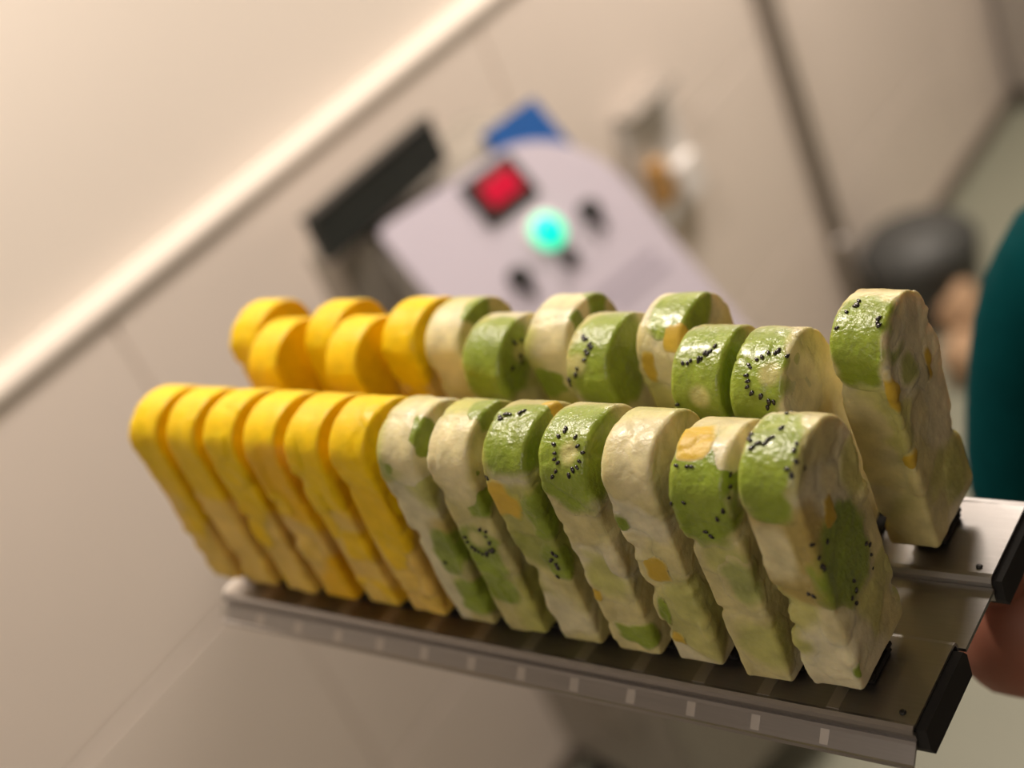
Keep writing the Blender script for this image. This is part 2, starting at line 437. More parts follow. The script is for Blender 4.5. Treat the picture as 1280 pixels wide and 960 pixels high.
# ---------------------------------------------------------------- the machine (sloping lilac control panel)
YAW, TILT = math.radians(13), math.radians(31)
mc = empty('freezing_machine', (-0.60, 0.863, FLOOR)); mc.rotation_euler = (0, 0, -YAW)
tag(mc, 'steel machine with a sloping lilac control panel against the tiled wall', 'machine')
# local frame: x outwards from the wall, y along the panel, z up from the floor; panel plane passes through (0,0,ZP)
ZP = -0.365 - FLOOR
ct, st = math.cos(TILT), math.sin(TILT)
def pan(h, d, n=0.0):
    return (d * st + n * ct, h, ZP - d * ct + n * st)
bm = bmesh.new()
top = pan(0, -0.142, -0.014); low = pan(0, 0.30, -0.014)
prof = [(top[0], top[2]), (low[0], low[2]), (low[0] + 0.0, low[2] - 0.05), (low[0] - 0.05, low[2] - 0.12), (low[0] - 0.05, 0.09), (-0.24, 0.09), (-0.24, top[2] - 0.005), (-0.10, top[2] + 0.004)]
add_prism(bm, prof, lambda a, b: (a, -0.128, b), lambda a, b: (a, 0.185, b))
bmesh.ops.bevel(bm, geom=list(bm.edges), offset=0.006, segments=2, affect='EDGES')
obj('housing', bm, M['housing'], mc)
# side grille on the left side
sg = box('side_panel', (-0.20, -0.134, 0.25), (low[0] - 0.12, -0.1285, ZP - 0.02), M['housing'], mc, 0.002)
for k in range(7):
    box('louvre', (-0.17, -0.138, 0.30 + k * 0.04), (-0.02, -0.1342, 0.315 + k * 0.04), M['dark'], sg, 0.001)
# blue backing plate whose square corner shows behind the rounded panel corner
bm = bmesh.new()
add_prism(bm, [(0.092, -0.157), (0.188, -0.157), (0.188, 0.29), (0.092, 0.29)], lambda h, d: pan(h, d, -0.013), lambda h, d: pan(h, d, -0.002))
obj('blue_backing', bm, M['blue'], mc)
# lilac front panel, top right corner well rounded
bm = bmesh.new(); pts = []
def corner(cx, cy, r, a0, a1, n):
    for k in range(n + 1):
        a = math.radians(a0 + (a1 - a0) * k / n); pts.append((cx + r * math.cos(a), cy + r * math.sin(a)))
corner(-0.110, -0.125, 0.010, 180, 270, 4)
corner(0.073, 0.015, 0.142, 270, 360, 18)
corner(0.205, 0.295, 0.010, 0, 90, 4)
corner(-0.110, 0.295, 0.010, 90, 180, 4)
add_prism(bm, pts, lambda h, d: pan(h, d, -0.0015), lambda h, d: pan(h, d, 0.003))
panel = obj('control_panel', bm, M['lilac'], mc)
def pbox(name, h0, h1, d0, d1, n0, n1, mat, bev=0.0):
    bm = bmesh.new(); add_box(bm, (h0, d0, n0), (h1, d1, n1), bev)
    for v in bm.verts: v.co = Vector(pan(*v.co))
    return obj(name, bm, mat, panel)
pbox('display_frame', 0.006, 0.098, -0.118, -0.052, 0.0031, 0.010, M['black'], 0.003)
pbox('red_display', 0.026, 0.082, -0.104, -0.068, 0.0101, 0.012, M['digits'], 0.001)
def plathe(name, h, d, prof, mat, n=24):
    bm = bmesh.new(); add_lathe(bm, prof, n)
    for v in bm.verts: v.co = Vector(pan(h + v.co.x, d + v.co.y, v.co.z))
    return obj(name, bm, mat, panel, True)
plathe('led_bezel', 0.067, -0.004, [(0.030, 0.0031), (0.029, 0.007), (0.025, 0.008)], M['white'])
plathe('green_led', 0.067, -0.004, [(0.0235, 0.0081), (0.0235, 0.011), (0.019, 0.016), (0.011, 0.019), (0.002, 0.020)], M['led'])
for (h, d, a) in ((0.138, 0.008, 0.0), (-0.008, 0.020, 0.0), (0.067, 0.040, 0.0)):
    big = h != 0.067
    plathe('knob', h, d, [(0.016 if big else 0.012, 0.0031), (0.014 if big else 0.010, 0.014), (0.011, 0.016), (0.002, 0.0165)], M['black'])
    pbox('knob_pointer', h - 0.005, h + 0.005, d + 0.004, d + (0.032 if big else 0.012), 0.0032, 0.013, M['black'], 0.002)
for k, (h0, h1, d0) in enumerate(((0.055, 0.175, 0.098), (0.075, 0.180, 0.122), (-0.07, 0.03, 0.10))):
    pbox('print_strip', h0, h1, d0, d0 + 0.012, 0.0031, 0.0036, M['print_'])
pbox('black_switch', -0.02, 0.015, 0.10, 0.13, 0.0037, 0.013, M['black'], 0.003) if False else None
# black lid box on the top of the machine, left, squared to the wall
ld = box('black_lid', (-0.020, -0.122, 0.0), (0.0, 0.126, 0.058), M['hopper'], mc, 0.004)
ld.location = (-0.068, -0.085, top[2] + 0.012); ld.rotation_euler = (0, 0, YAW)
box('lid_rim', (-0.0215, -0.124, 0.0585), (0.0015, 0.128, 0.0625), M['black'], ld, 0.001)
box('lid_bracket', (-0.14, -0.19, top[2] - 0.10), (-0.06, -0.1285, top[2] + 0.004), M['housing'], mc, 0.008)
box('lid_foot', (-0.11, -0.185, top[2] + 0.0045), (-0.075, 0.01, top[2] + 0.0115), M['housing'], mc, 0.001)
for sx in (-0.21, low[0] - 0.09):
    for sy in (-0.105, 0.16):
        bm = bmesh.new(); add_lathe(bm, [(0.024, 0.0), (0.024, 0.02), (0.014, 0.03), (0.014, 0.092)], 16, (sx, sy, 0))
        obj('foot', bm, M['rubber'], mc, True)

# ---------------------------------------------------------------- the steel stick rack
P = PITCH
rack = empty('stick_rack', (0, 0, 0)); tag(rack, 'long two-row steel stick rack with black end blocks holding the upright frozen bars', 'rack')
ZT = -0.301 * P
UL, UR = -0.24 * P, 12.965 * P
VF, VR = -0.862 * P, 0.64 * P
t_ = 0.0012
def sweep(name, pts, u0, u1, mat, parent=rack, bev=0.0):
    bm = bmesh.new(); add_prism(bm, pts, lambda a, b: (u0, a, b), lambda a, b: (u1, a, b))
    return obj(name, bm, mat, parent)
def strip_profile(c, th):
    """thin bent sheet: centre line c offset both ways"""
    n = len(c); L, Rr = [], []
    for i in range(n):
        a = Vector(c[max(i - 1, 0)]); b = Vector(c[min(i + 1, n - 1)]); d = (b - a).normalized(); nn = Vector((-d.y, d.x))
        L.append(tuple(Vector(c[i]) + nn * th / 2)); Rr.append(tuple(Vector(c[i]) - nn * th / 2))
    return L + Rr[::-1]
# front profile: flat top, rolled front edge, groove and flared lip
ftop = [(VR, ZT - 0.011), (VR, ZT - 0.0022), (VR - 0.0010, ZT - 0.0008), (VR - 0.0022, ZT - 0.0006), (VF + 0.002, ZT - 0.0006), (VF + 0.0006, ZT - 0.0001), (VF - 0.0006, ZT - 0.0007),
        (VF - 0.0009, ZT - 0.0018), (VF + 0.0004, ZT - 0.0032), (VF + 0.0004, ZT - 0.0058), (VF - 0.0008, ZT - 0.0061), (VF - 0.0016, ZT - 0.0072), (VF - 0.0064, ZT - 0.0116), (VF - 0.0070, ZT - 0.0116), (VF - 0.0072, ZT - 0.0128)]
sweep('front_profile', strip_profile(ftop, t_), UL, UR, M['steel'])
RV = ROWS
UR2 = 13.03 * P
rtop = [(RV + VF + 0.0005, ZT - 0.011), (RV + VF + 0.0005, ZT - 0.0022), (RV + VF + 0.0015, ZT - 0.0008), (RV + VF + 0.0030, ZT - 0.0006), (RV + VR - 0.0005, ZT - 0.0006), (RV + VR + 0.0015, ZT - 0.0002),
        (RV + VR + 0.0028, ZT - 0.0012), (RV + VR + 0.0030, ZT - 0.0035), (RV + VR + 0.0030, ZT - 0.011)]
sweep('rear_profile', strip_profile(rtop, t_), UL, UR2, M['steel'])
# middle channel joining the two
ZM = ZT - 0.0042
sweep('middle_channel', [(VR + 0.0007, ZM), (RV + VF - 0.0003, ZM), (RV + VF - 0.0003, ZM - 0.0016), (VR + 0.0007, ZM - 0.0016)], UL, UR2 + 0.0008, M['steel'])
# black end blocks, chamfered, plugging both ends of both profiles
def cap(v0, v1, u0, u1):
    b = 0.003
    zt, zb = ZT - 0.0020, ZT - 0.0150
    pts = [(v0 + b, zb), (v1 - 0.0015, zb), (v1 - 0.0010, zt - 0.003), (v1 - 0.0030, zt), (v0 + 0.0015, zt), (v0 + 0.0010, zb + 0.004)]
    o = sweep('end_cap', pts, u0, u1, M['rubber'])
    return o
cap(VF, VR, UR - 0.012, UR + 0.0035)
cap(RV + VF, RV + VR, UR2 - 0.012, UR2 + 0.0035)
cap(VF, VR, UL - 0.0030, UL + 0.012)
cap(RV + VF, RV + VR, UL - 0.0030, UL + 0.012)
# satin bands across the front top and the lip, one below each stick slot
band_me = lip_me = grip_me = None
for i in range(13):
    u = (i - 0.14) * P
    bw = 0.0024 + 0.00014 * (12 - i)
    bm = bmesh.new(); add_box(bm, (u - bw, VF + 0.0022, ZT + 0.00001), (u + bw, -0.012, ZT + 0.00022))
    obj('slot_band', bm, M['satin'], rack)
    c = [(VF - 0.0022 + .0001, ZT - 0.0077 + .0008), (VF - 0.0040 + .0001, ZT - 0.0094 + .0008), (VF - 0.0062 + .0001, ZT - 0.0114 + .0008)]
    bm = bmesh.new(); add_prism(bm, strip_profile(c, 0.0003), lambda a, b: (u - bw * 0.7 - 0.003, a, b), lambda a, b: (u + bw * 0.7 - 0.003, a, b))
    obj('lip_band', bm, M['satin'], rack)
for row in (0, 1):
    for i in range(13):
        u, v = i * P, row * RV
        if grip_me is None:
            bm = bmesh.new(); add_box(bm, (-0.0070, -0.009, 0), (0.0070, 0.009, 0.0018), 0.0008, 1)
            for s in (-1, 1): add_box(bm, (-0.0070, s * 0.0080 - 0.002, 0.0018), (0.0070, s * 0.0080 + 0.002, 0.0040), 0.0006, 1)
            g = obj('stick_grip', bm, M['rubber'], rack); grip_me = g.data
        else: g = link('stick_grip', grip_me, None, rack)
        g.location = (u, v, ZT + 0.0003)
# a countersunk screw at each visible end
for (u, v) in ((UR - 0.006, VF + 0.006), (UR2 - 0.006, RV + VF + 0.006)):
    bm = bmesh.new(); add_lathe(bm, [(0.0013, 0), (0.0012, 0.0004), (0.0004, 0.0005)], 10, (u, v, ZT + 0.0001))
    obj('rivet', bm, M['black'], rack, True)

# ---------------------------------------------------------------- the frozen fruit bars
TH, WD, HT, AH = 0.0208, 0.0412, 0.1000, 0.0165


def hash01(ix, iy, iz, seed):
    h = (ix.astype(np.int64) * 374761393 + iy.astype(np.int64) * 668265263 + iz.astype(np.int64) * 2147483647 + seed * 974711) & 0x7fffffff
    h = ((h ^ (h >> 13)) * 1274126177) & 0x7fffffff
    return ((h ^ (h >> 16)) & 0xffff) / 65535.0


def vnoise(p, f, seed):
    q = p * f; i = np.floor(q).astype(np.int64); t = q - i; t = t * t * (3 - 2 * t); s = 0
    for dx in (0, 1):
        for dy in (0, 1):
            for dz in (0, 1):
                wgt = (t[..., 0] if dx else 1 - t[..., 0]) * (t[..., 1] if dy else 1 - t[..., 1]) * (t[..., 2] if dz else 1 - t[..., 2])
                s = s + wgt * hash01(i[..., 0] + dx, i[..., 1] + dy, i[..., 2] + dz, seed)
    return s * 2 - 1


def outline(n, rng):
    """arched bar outline in (y,z), counter-clockwise from the bottom left, evenly resampled"""
    W2, rb = WD / 2 * 0.985, 0.0022
    pts = []
    for a in np.linspace(-math.pi / 2, 0, 6): pts.append((W2 - rb + rb * math.cos(a), rb + rb * math.sin(a)))
    for z in np.linspace(rb + 0.002, HT - AH, 20): pts.append((W2 + 0.0004 * math.sin(math.pi * z / HT), z))
    for a in np.linspace(0, math.pi, 40)[1:-1]:
        e = 0.97
        c, s = math.cos(a), math.sin(a)
        pts.append((W2 * math.copysign(abs(c) ** e, c), HT - AH + AH * abs(s) ** e))
    for z in np.linspace(HT - AH, rb + 0.002, 20): pts.append((-W2 - 0.0004 * math.sin(math.pi * z / HT), z))
    for a in np.linspace(math.pi, 1.5 * math.pi, 6): pts.append((-W2 + rb + rb * math.cos(a), rb + rb * math.sin(a)))
    p = np.array(pts); q = np.vstack([p, p[:1]])
    d = np.r_[0, np.cumsum(np.linalg.norm(np.diff(q, axis=0), axis=1))]
    s = np.linspace(0, d[-1], n, endpoint=False)
    return np.c_[np.interp(s, d, q[:, 0]), np.interp(s, d, q[:, 1])]


PAL = {
    'green': [((.58, .52, .21), 5), ((.72, .66, .40), 4), ((.48, .47, .12), 3), ((.38, .41, .08), 1), ((.50, .38, .10), 1)],
    'cream': [((.67, .59, .27), 5), ((.77, .70, .45), 5), ((.57, .54, .18), 1.2), ((.50, .38, .11), .25)],
    'mango': [((.84, .54, .008), 4), ((.78, .45, .008), 3), ((.78, .53, .11), 2.4), ((.74, .50, .14), 1.6)],
}
CHUNK = dict(kiwi=(.24, .325, .028), banana=(.73, .65, .36), pale=(.56, .55, .17), melon=(.43, .46, .14), mango=(.60, .41, .05))


def bar_grid(i, row, kind):
    seed = 100 + i * 7 + row * 333 + (5000 if kind == 'mango' else 0)
    rng = np.random.RandomState(seed)
    n = int(np.interp(i, [0, 6, 9, 12], [150, 190, 250, 300])); 
    if row: n = int(n * 0.92)
    nf = n // 18; nb = max(9, n // 13); r = 0.0017
    out = outline(n, rng)
    sk = np.c_[np.zeros(n), np.clip(out[:, 1], WD * 0.36, HT - WD * 0.38)]
    L = np.linalg.norm(sk - out, axis=1, keepdims=True)
    rings = []
    T2 = TH / 2
    face = [(T2, r + 0.0, f) for f in np.linspace(0, 1, nf)]
    def ring(x, inset, f):
        Pn = out + (sk - out) * (inset / L)
        return np.c_[np.full(n, x), sk + (Pn - sk) * f]
    for f in np.linspace(0, 1, nf): rings.append(ring(-T2, r, f))
    for a in np.linspace(0, math.pi / 2, 6)[1:]: rings.append(ring(-T2 + r * (1 - math.cos(a)), r * (1 - math.sin(a)), 1))
    for x in np.linspace(-T2 + r, T2 - r, nb)[1:-1]: rings.append(ring(x, 0, 1))
    for a in np.linspace(math.pi / 2, 0, 6)[:-1]: rings.append(ring(T2 - r * (1 - math.cos(a)), r * (1 - math.sin(a)), 1))
    for f in np.linspace(1, 0, nf): rings.append(ring(T2, r, f))
    G = np.array(rings)                                              # rings x n x 3
    # slight taper in thickness to the bottom
    G[..., 0] *= (0.93 + 0.09 * np.clip(G[..., 2] / HT, 0, 1))
    # approximate normals
    du = np.roll(G, -1, 1) - np.roll(G, 1, 1); dv = np.gradient(G, axis=0)
    N = np.cross(du, dv); N[0] = (-1, 0, 0); N[-1] = (1, 0, 0)
    N /= (np.linalg.norm(N, axis=2, keepdims=True) + 1e-12)
    out_dir = G - np.array([0, 0, HT / 2]); flip = np.sign((N * np.stack([G[..., 0] / T2, G[..., 1] / (WD / 2), (G[..., 2] - HT / 2) / (HT / 2)], -1)).sum(2).sum())
    N *= flip if flip != 0 else 1
    # packed fruit pieces: each cell gets its own level and colour, with a crease between
    K = 20 if kind == 'green' else 14
    S = rng.uniform((-T2, -WD / 2, 0), (T2, WD / 2, HT), (K, 3))
    warp = np.stack([vnoise(G, 160, seed + 1), vnoise(G, 160, seed + 2), vnoise(G, 160, seed + 3)], -1) * 0.0026
    D = np.linalg.norm((G + warp)[:, :, None, :] - S, axis=3)
    idx = D.argmin(2); Ds = np.sort(D, 2)[..., :2]; gap = Ds[..., 1] - Ds[..., 0]
    lev = rng.uniform(-0.0004, 0.0004, K)
    amp = 1.0
    edge = np.clip(gap / 0.0016, 0, 1)
    off = lev[idx] * amp * edge - 0.0003 * amp * np.exp(-(gap / 0.0008) ** 2)
    off += 0.0006 * vnoise(G, 45, seed + 4) + 0.00012 * vnoise(G, 200, seed + 5) + 0.00006 * vnoise(G, 700, seed + 6)
    # a few notches along the vertical edges
    for _ in range(9 if kind == 'green' else 6):
        c = np.array([rng.choice([-T2, T2]), rng.choice([-1, 1]) * WD / 2, rng.uniform(0.01, HT - 0.02)])
        d = np.linalg.norm((G - c) / np.array([0.004, 0.004, rng.uniform(0.0015, 0.004)]), axis=2)
        off -= (0.0019 if i > 9 else 0.0014) * np.exp(-d * d)
    # pieces that stand a little proud of the outline, so that the sides are not straight
    lump_ = np.zeros(G.shape[:2])
    for _ in range(16 if kind == 'green' else 9):
        c = np.array([rng.choice([-T2, T2]), rng.choice([-1, 1]) * WD / 2, rng.uniform(0.005, HT - 0.01)])
        d = np.linalg.norm((G - c) / np.array([rng.uniform(0.003, 0.008), rng.uniform(0.003, 0.008), rng.uniform(0.003, 0.009)]), axis=2)
        lump_ = np.maximum(lump_, 0.0021 * np.clip(1.15 - d, 0, 0.5) * rng.uniform(0.4, 1.0))
    off += lump_
    G2 = G + N * off[..., None]
    pal = PAL['cream' if kind == 'green' and i >= 9 else kind]; pr = np.array([w for _, w in pal], float); pr /= pr.sum()
    cols = np.array([c for c, _ in pal])[rng.choice(len(pal), K, p=pr)] * rng.uniform(0.92, 1.08, (K, 1))
    if kind == 'mango':
        # stronger yellow at the arched end, paler flesh towards the stick
        for k in range(K):
            z = S[k, 2] / HT
            if z > 0.68: cols[k] = np.array((.84, .56, .005)) * rng.uniform(.95, 1.05)
            elif z < 0.35 and rng.rand() < 0.5: cols[k] = np.array((.76, .51, .12))
    wgt = np.exp(-(D - D.min(2, keepdims=True)) / 0.0011); wgt /= wgt.sum(2, keepdims=True)
    tint = wgt @ cols      # neighbouring pieces show faintly through each other
    return G2, N, tint, rng


def grid_mesh(name, V, tint, faces, used=None):
    """mesh from a flat vertex array and quads; keeps only the used vertices"""
    if used is not None:
        remap = -np.ones(len(V), dtype=np.int64); u = np.unique(faces); remap[u] = np.arange(len(u))
        V, tint, faces = V[u], tint[u], remap[faces]
    me = bpy.data.meshes.new(name)
    me.vertices.add(len(V)); me.vertices.foreach_set('co', V.astype(np.float32).ravel())
    me.loops.add(faces.size); me.loops.foreach_set('vertex_index', faces.astype(np.int32).ravel())
    me.polygons.add(len(faces)); me.polygons.foreach_set('loop_start', np.arange(0, faces.size, 4, dtype=np.int32))
    me.update(calc_edges=True); me.validate()
    at = me.color_attributes.new('tint', 'FLOAT_COLOR', 'POINT')
    at.data.foreach_set('color', np.c_[tint, np.ones(len(tint))].astype(np.float32).ravel())
    return me


def quads(nr, n):
    a = np.arange(nr - 1)[:, None] * n + np.arange(n)[None]
    b = np.arange(nr - 1)[:, None] * n + (np.arange(n)[None] + 1) % n
    return np.stack([a, b, b + n, a + n], -1).reshape(-1, 4)


def seeds_mesh(name, pts, nrm, dirs, size, parent):
    bm = bmesh.new()
    for p, nn, d in zip(pts, nrm, dirs):
        nn = Vector(nn).normalized(); d = Vector(d); d = (d - nn * d.dot(nn))
        d = d.normalized() if d.length > 1e-6 else nn.orthogonal().normalized()
        e = nn.cross(d); k = size * random.Random(int(abs(p[0] * 1e7 + p[2] * 1e6))).uniform(0.85, 1.2)
        r = bmesh.ops.create_uvsphere(bm, u_segments=7, v_segments=5, radius=1.0)
        for v in r['verts']:
            c = v.co.copy(); taper = 1 - 0.35 * c.x
            v.co = Vector(p) + nn * 0.0002 + d * (c.x * 0.00122 * k) + e * (c.y * 0.00076 * k * taper) + nn * (c.z * 0.00050 * k)
    o = obj(name, bm, M['seed'], parent, True); o['kind'] = 'stuff'
    return o


def make_bar(i, row, kind, label, group, lean=0.0, dz=0.0, twist=0.0, dx=0.0):
    root = empty('fruit_ice_bar', (i * P + dx, row * RV, 0.0)); tag(root, label, 'ice bar', group)
    root.rotation_euler = (math.radians(lean), 0, math.radians(twist))
    G, N, tint, rng = bar_grid(i, row, kind)
    nr, n, _ = G.shape
    V, NN, C3 = G.reshape(-1, 3), N.reshape(-1, 3), tint.reshape(-1, 3)
    V = V.copy(); V[:, 2] += dz
    F = quads(nr, n)
    body = link('bar_body', grid_mesh('bar_body', V, C3, F), M['ice'] if kind == 'green' else M['mangoflesh'], root, True)
    spec = SPEC.get(('r' if row else 'f', i))
    if spec is None:
        spec = []
        if kind == 'mango':
            for q in range(7):
                side = rng.rand() < 0.7
                z = 88 - 13.5 * q + rng.uniform(-4, 4)
                c = (rng.uniform(-9, 9), -20.7, z) if side else (10.1, rng.uniform(-16, 5), z)
                spec.append(('mango', c, (rng.uniform(6, 13), rng.uniform(6, 14), rng.uniform(7, 12)), None, []))
    for q, (ck, c, rad, core, seeds) in enumerate(spec):
        c = np.array(c) * 0.001 + np.array([0, 0, dz]); rad = np.array(rad, float) * 0.001
        w = np.stack([vnoise(V, 190, 17 * q + i), vnoise(V, 190, 17 * q + i + 1), vnoise(V, 190, 17 * q + i + 2)], -1) * 0.0022
        d = np.sqrt((np.abs((V + w - c) / rad) ** 2.6).sum(1)) ** (2 / 2.6)
        keep = F[(d[F] < 1.15).all(1)]
        if len(keep) < 6: continue
        h = {'kiwi': 0.00045, 'mango': 0.0005, 'banana': 0.0004, 'pale': 0.0003, 'melon': 0.0004}[ck] * rng.uniform(0.8, 1.2)
        s = np.clip((1.03 - d) / 0.20, -1, 1); s = np.where(s > 0, np.sin(s * math.pi / 2), s * 1.2)
        V2 = V + NN * (h * s)[:, None] - NN * 0.00006
        base = np.array(CHUNK[ck]) * rng.uniform(0.92, 1.08)
        if kind == 'mango': base = np.array([(.84, .56, .005), (.82, .53, .010), (.80, .54, .10)][min(2, max(0, int((1 - c[2] / HT) * 3 + rng.uniform(-.4, .4))))])
        T2_ = np.tile(base, (len(V), 1))
        if ck == 'kiwi':
            v1 = 0.5 + 0.5 * vnoise(V, 120, 3 * q + i)
            T2_ = T2_ * (1 - 0.30 * v1)[:, None] + np.array((.40, .44, .06)) * (0.30 * v1)[:, None]
            if core is not None:
                cc = np.array(core) * 0.001 + np.array([0, 0, dz])
                e = np.array((0.0052, 0.0050, 0.0072)) if (row, i) in ((0, 9),) else np.array((0.0058, 0.0056, 0.0062))
                rr = np.sqrt(((V - cc) ** 2 / e ** 2).sum(1))
                a = np.clip((0.95 - rr) / 0.45, 0, 1)[:, None]
                T2_ = T2_ * (1 - a) + np.array((.60, .57, .22)) * a
                b_ = np.clip(1 - np.abs(rr - 1.25) / 0.35, 0, 1)[:, None] * 0.35
                T2_ = T2_ * (1 - b_) + np.array((.36, .44, .07)) * b_
        fade = np.clip((1.0 - d) / (0.22 if ck in ('kiwi', 'mango') else 0.5), 0, 1)[:, None]; fade = fade * fade * (3 - 2 * fade)
        T2_ = C3 * (1 - fade) + T2_ * fade
        name = {'kiwi': 'kiwi_slice', 'mango': 'mango_piece', 'banana': 'banana_piece', 'pale': 'melon_piece', 'melon': 'melon_piece'}[ck]
        mat = {'kiwi': M['kiwi'], 'mango': M['mangoflesh']}.get(ck, M['ice'])
        part = link(name, grid_mesh(name, V2, T2_, keep, True), mat, root, True)
        if seeds:
            if seeds == 'ring':
                cc = np.array(core) * 0.001
                seeds = [(core[0] + 6.2 * math.cos(a), core[1], core[2] + 7.6 * math.sin(a)) for a in np.linspace(math.radians(185), math.radians(400), 16)]
            u = np.unique(keep); pts, nrm, dirs = [], [], []
            cm = np.mean(np.array(seeds), 0) * 0.001 if core is None else np.array(core) * 0.001
            for sd in seeds:
                sp = np.array(sd) * 0.001 + np.array([0, 0, dz])
                for _ in range(2 if len(seeds) < 12 and rng.rand() < 0.4 else 1):
                    qn = sp + rng.uniform(-0.0008, 0.0008, 3)
                    k = u[np.linalg.norm(V2[u] - qn, axis=1).argmin()]
                    if np.linalg.norm(V2[k] - sp) > 0.006: continue
                    pts.append(V2[k]); nrm.append(NN[k]); dirs.append(V2[k] - cm if core is not None else rng.uniform(-1, 1, 3))
            if pts: seeds_mesh('kiwi_seeds', pts, nrm, dirs, 1.0 if row == 0 else 1.05, part)
    # the wooden stick that goes down into the rack's slot
    bm = bmesh.new(); add_box(bm, (-0.0012, -0.005, ZT + 0.0024), (0.0012, 0.005, 0.010), 0.0006, 1)
    obj('stick', bm, M['wood'], root)
    return root

FRONT = ['leftmost yellow mango bar of the front row, at the far end of the rack',
         'second yellow mango bar from the left end of the front row',
         'third yellow mango bar from the left end of the front row',
         'fourth yellow mango bar from the left end of the front row',
         'fifth yellow mango bar from the left in the front row',
         'last yellow mango bar of the front row, beside the pale kiwi bars',
         'cream-topped bar with dark green patches low down, beside the last front yellow bar',
         'pale-topped front row bar with a dark ring of kiwi seeds halfway down',
         'front row bar with a green kiwi top and orange patch at its left edge',
         'front row bar with an oval ring of seeds around a pale kiwi core',
         'front row bar with a smooth cream banana top and an amber patch halfway down',
         'front row bar with a yellow mango tip above a seeded green kiwi slice',
         'large nearest front row bar with kiwi on its tip and on its broad right side']
REAR = ['leftmost yellow bar of the rear row, upright and half hidden',
        'yellow rear row bar leaning forward at the far left',
        'upright yellow rear row bar with a ragged top, third from left',
        'yellow rear row bar leaning forward, fourth from left',
        'bright deep yellow bar, last yellow one of the rear row',
        'pale cream bar beside the last yellow bar of the rear row',
        'forward-leaning green kiwi bar behind the cream-topped front bars',
        'rear row bar with cream top and small green patches, below the green lamp',
        'kiwi bar leaning forward below the lamp, seeds curving round a pale core',
        'rear row bar with a glossy green arch and an orange mango patch',
        'rear row kiwi bar with a straight line of seeds near its tip',
        'rear row kiwi bar with a C-shaped ring of seeds and cream right side',
        'tall nearest rear row bar with green kiwi tip and broad cream side']
LEAN = {1: 11, 3: 10, 6: 9, 8: 9, 10: 14, 11: 15}
for i in range(13):
    kind = 'mango' if i < 6 else 'green'
    make_bar(i, 0, kind, FRONT[i], 'frozen fruit bars in the front row', 0.0, {11: -0.003}.get(i, 0.0))
for i in range(13):
    kind = 'mango' if i < 5 else 'green'
    make_bar(i, 1, kind, REAR[i], 'frozen fruit bars in the rear row', LEAN.get(i, 0.0), 0.0, 0.0, {4: -0.003, 5: -0.003, 11: -0.003, 10: -0.002, 3: -0.002}.get(i, 0.0))

# ---------------------------------------------------------------- the person holding the rack


def skin_mesh(name, joints, edges, mat, parent=None, levels=2, root=0):
    """joints: list of (co, radius or (rx, ry)); one skinned surface"""
    me = bpy.data.meshes.new(name)
    me.from_pydata([j[0] for j in joints], edges, [])
    o = bpy.data.objects.new(name, me); COL.objects.link(o)
    md = o.modifiers.new('skin', 'SKIN'); md.use_smooth_shade = True
    sv = me.skin_vertices[0].data
    for k, j in enumerate(joints):
        r = j[1]; sv[k].radius = r if isinstance(r, tuple) else (r, r); sv[k].use_root = (k == root)
    sb = o.modifiers.new('sub', 'SUBSURF'); sb.levels = levels; sb.render_levels = levels
    bpy.context.view_layer.update()
    dg = bpy.context.evaluated_depsgraph_get()
    me2 = bpy.data.meshes.new_from_object(o.evaluated_get(dg)); me2.name = name
    bpy.data.objects.remove(o); bpy.data.meshes.remove(me)
    me2.materials.clear()
    return link(name, me2, mat, parent, True)


person = empty('person', (0.43, 0.37, FLOOR)); tag(person, 'person in a teal shirt standing behind the rack and holding its right end', 'person')
PO = Vector(person.location)
def L(*p): return tuple(Vector(p) - PO)
RS, RE, RW, RH = (0.284, 0.388, -0.074), (0.247, 0.362, -0.300), (0.353, 0.134, -0.096), (0.331, 0.078, -0.086)
LS, LE, LW, LH = (0.60, 0.33, -0.075), (0.70, 0.30, -0.33), (0.66, 0.12, -0.36), (0.62, 0.06, -0.37)
HC = Vector((0.46, 0.335, 0.125))
# the body: one continuous figure (pelvis, trunk, neck, head, arms, palms, legs)
J = [(L(0.45, 0.37, -0.52), (0.13, 0.10)), (L(0.45, 0.37, -0.36), (0.115, 0.085)), (L(0.445, 0.365, -0.20), (0.135, 0.095)), (L(0.445, 0.36, -0.085), (0.085, 0.07)),
     (L(0.45, 0.355, -0.010), (0.05, 0.05)), (L(0.455, 0.348, 0.040), (0.046, 0.046)), (L(HC.x, HC.y - 0.012, HC.z - 0.030), 0.066), (L(HC.x, HC.y, HC.z + 0.055), 0.084), (L(HC.x, HC.y + 0.006, HC.z + 0.115), 0.060),
     (L(*RS), 0.050), (L(*RE), 0.038), (L(*RW), 0.034), (L(*RH), 0.039),
     (L(*LS), 0.047), (L(*LE), 0.036), (L(*LW), (0.026, 0.022)), (L(*LH), (0.036, 0.015)),
     (L(0.365, 0.37, -0.58), 0.085), (L(0.36, 0.36, -0.92), 0.058), (L(0.36, 0.39, -1.27), 0.040), (L(0.36, 0.31, -1.32), 0.030),
     (L(0.535, 0.37, -0.58), 0.085), (L(0.55, 0.36, -0.92), 0.058), (L(0.56, 0.39, -1.27), 0.040), (L(0.56, 0.31, -1.32), 0.030)]
E = [(0, 1), (1, 2), (2, 3), (3, 4), (4, 5), (5, 6), (6, 7), (7, 8), (3, 9), (9, 10), (10, 11), (11, 12), (3, 13), (13, 14), (14, 15), (15, 16), (0, 17), (17, 18), (18, 19), (19, 20), (0, 21), (21, 22), (22, 23), (23, 24)]
body = skin_mesh('body', J, E, M['skin'], person)
